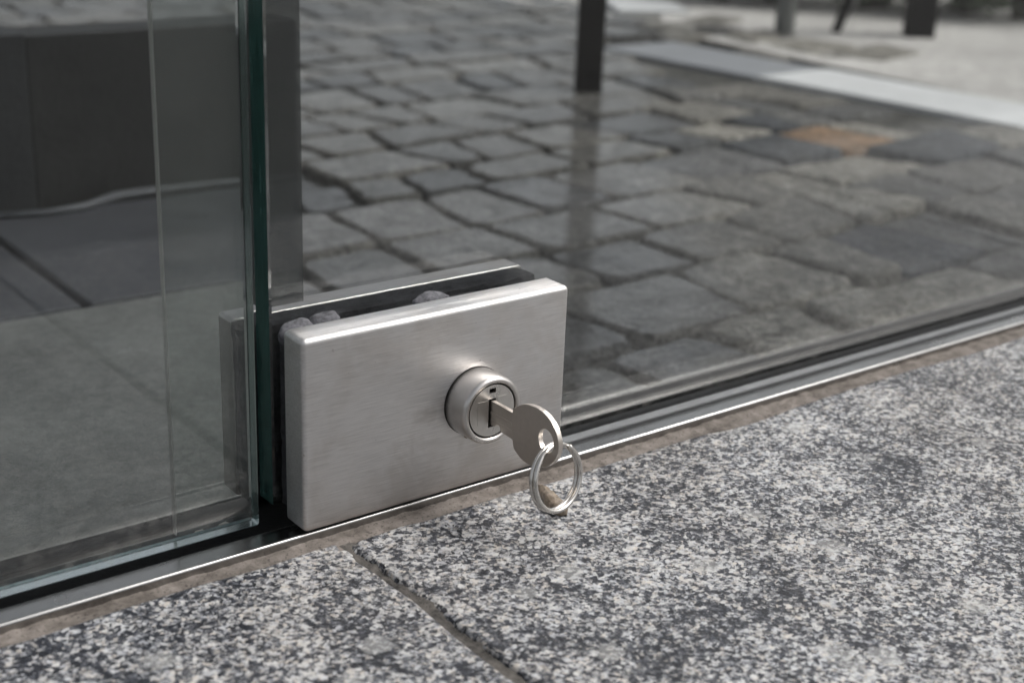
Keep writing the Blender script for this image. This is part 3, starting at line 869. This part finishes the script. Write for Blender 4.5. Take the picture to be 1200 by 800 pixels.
bm = bmesh.new()
tp = [gnd(-30, 262), gnd(50, 257), gnd(95, 250), gnd(130, 238), gnd(158, 226), gnd(185, 221), gnd(230, 219), gnd(345, 214)]
tube(bm, [(p.x, min(p.y-0.004, 0.586 if p.x < 0.113 else 0.594), Z_OUT+0.0070) for p in tp], [0.002, 0.0026, 0.0035, 0.004, 0.004, 0.003, 0.0026, 0.002], 8)
obj('pale_ridge', bm, mat_stone('pale_ridge_stone', (0.065, 0.070, 0.078), 60, 0.6, 0.3, 0.2, 0.001), st, smooth='all')  # pale ridge of unknown kind, added along the foot of the block

# ------------------------------------------------------------------ kerb and pale ground beyond it
kb = struct(empty('kerb', (0, 0, 0)))
def kerb_stone(y0, y1, mat, dz):
    quad_slab([(kerb_x0(y0), y0), (kerb_x1(y0), y0), (kerb_x1(y1), y1), (kerb_x0(y1), y1)], mat, kb, 'kerb_stone', Z_OUT+dz, 0.06)
kerb_stone(-0.02+0.10, 0.432, M_KERBW, -0.001)
kerb_stone(0.435, 0.777, M_KERBW, 0.0005)
kerb_stone(0.780, gnd(748, 50).y, M_KERBG, -0.001)
o = rough_sheet('gravel', 1.22, 6.0, 0.08, 6.0, Z_OUT-0.0012, 0.0012, 0.10, 0.10, M_GRAV, None, 1.0, 9)
struct(o)

# ------------------------------------------------------------------ posts beyond the glass
def post(px0, px1, py, mat, label, h=0.75, lean=(0, 0), round_=False, grp='slim posts beyond the glass', w=None):
    a = gnd(px0, py); b = gnd(px1, py); c = (a+b)/2
    w = w or (b-a).length
    t = tag(empty('post', (c.x, c.y, Z_OUT)), label, 'post', grp)
    bm = bmesh.new()
    n = 4 if not round_ else 14
    rr = w/2*(1/math.cos(math.pi/4)*0.80 if n == 4 else 1)
    def ring(z, k=1.0):
        return [bm.verts.new((lean[0]*z + rr*k*math.cos(2*math.pi*(j+0.5)/n + (-CAM_YAW if n == 4 else 0)), lean[1]*z + rr*k*math.sin(2*math.pi*(j+0.5)/n + (-CAM_YAW if n == 4 else 0)), z)) for j in range(n)]
    rs = [ring(-0.012), ring(h*0.5), ring(h)]
    for p, q in zip(rs, rs[1:]):
        for j in range(n): bm.faces.new((p[j], p[(j+1) % n], q[(j+1) % n], q[j]))
    bm.faces.new(rs[-1]); bm.faces.new(rs[0][::-1])
    obj('shaft', bm, mat, t, smooth=round_, bevel=0.0015)
    bm = bmesh.new()
    ra = [bm.verts.new((lean[0]*h + rr*1.15*math.cos(2*math.pi*(j+0.5)/n - (CAM_YAW if n == 4 else 0)), lean[1]*h + rr*1.15*math.sin(2*math.pi*(j+0.5)/n - (CAM_YAW if n == 4 else 0)), h+0.0005)) for j in range(n)]
    rb = [bm.verts.new((v.co.x, v.co.y, h+0.014)) for v in ra]
    bm.faces.new(ra[::-1]); bm.faces.new(rb)
    for j in range(n): bm.faces.new((ra[j], ra[(j+1) % n], rb[(j+1) % n], rb[j]))
    obj('cap', bm, mat, t, bevel=0.002)
    return t
post(666, 704, 104, M_POST, 'thick black post rising from the cobbles above the lock')
post(1054, 1089, 41, M_POST, 'black post standing on pale ground beyond the white kerb')
post(970, 982, 36, M_POST, 'thin black post leaning to the right, left of the kerbside post', 0.6, (0.22, -0.18))
post(904, 926, 40, M_POSTG, 'grey post farthest back between the leaning post and black post', 0.7, round_=True)

# ------------------------------------------------------------------ low shrubs at the far edge
def shrub(x, y, rx, ry, h, nl, label, seed):
    rn = random.Random(seed)
    t = tag(empty('shrub', (x, y, Z_OUT)), label, 'shrub', 'low shrubs along the far edge')
    bm = bmesh.new()
    for _ in range(nl):
        while True:
            p = Vector((rn.uniform(-1, 1), rn.uniform(-1, 1), rn.uniform(0, 1)))
            if p.x*p.x + p.y*p.y + (p.z*1.0)**2 < 1 and mnoise.noise(Vector((p.x*3+seed, p.y*3, p.z*3))) > -0.22: break
        c = Vector((p.x*rx, p.y*ry, 0.012 + p.z*h))
        L = rn.uniform(0.016, 0.032); W = L*0.42
        e = Matrix.Rotation(rn.uniform(0, 6.3), 3, 'Z') @ Matrix.Rotation(rn.uniform(-1.1, 1.1), 3, 'X') @ Matrix.Rotation(rn.uniform(-0.8, 0.8), 3, 'Y')
        q = [Vector((-L/2, 0, 0)), Vector((0, -W/2, L*0.08)), Vector((L/2, 0, 0)), Vector((0, W/2, L*0.08))]
        bm.faces.new([bm.verts.new(c + e @ k) for k in q])
    obj('leaves', bm, M_LEAF, t)
    for k in range(5):
        bm = bmesh.new()
        bx, by = rn.uniform(-0.5, 0.5)*rx, rn.uniform(-0.5, 0.5)*ry
        tube(bm, [(bx*0.4, by*0.4, -0.01), (bx, by, h*0.35), (bx*1.5, by*1.5, h*0.8)], [0.011, 0.008, 0.003], 7)
        obj('stem', bm, M_BARK, t, smooth=True)
sh = [(1215, 34, 'leafy shrub at the right end of the far row'), (1125, 26, 'dark leafy shrub right behind the kerbside post'), (1020, 20, 'leafy shrub between the leaning and kerbside posts'), (930, 14, 'green shrub just behind the grey post'), (845, 10, 'green shrub right of the pale slab at the far edge')]
for i, (px, py, lb) in enumerate(sh):
    g = gnd(px, py)
    shrub(g.x+0.10, g.y+0.10, 0.15, 0.14, 0.26, 900, lb, 40+i)
# pale slab lying far back
a = gnd(722, 16); b = gnd(805, 16); c = gnd(770, -2); d = gnd(700, 0)
o = quad_slab([(a.x, a.y), (b.x, b.y), (c.x, c.y), (d.x, d.y)], M_KERBW, kb, 'kerb_stone', Z_OUT+0.006, 0.05)
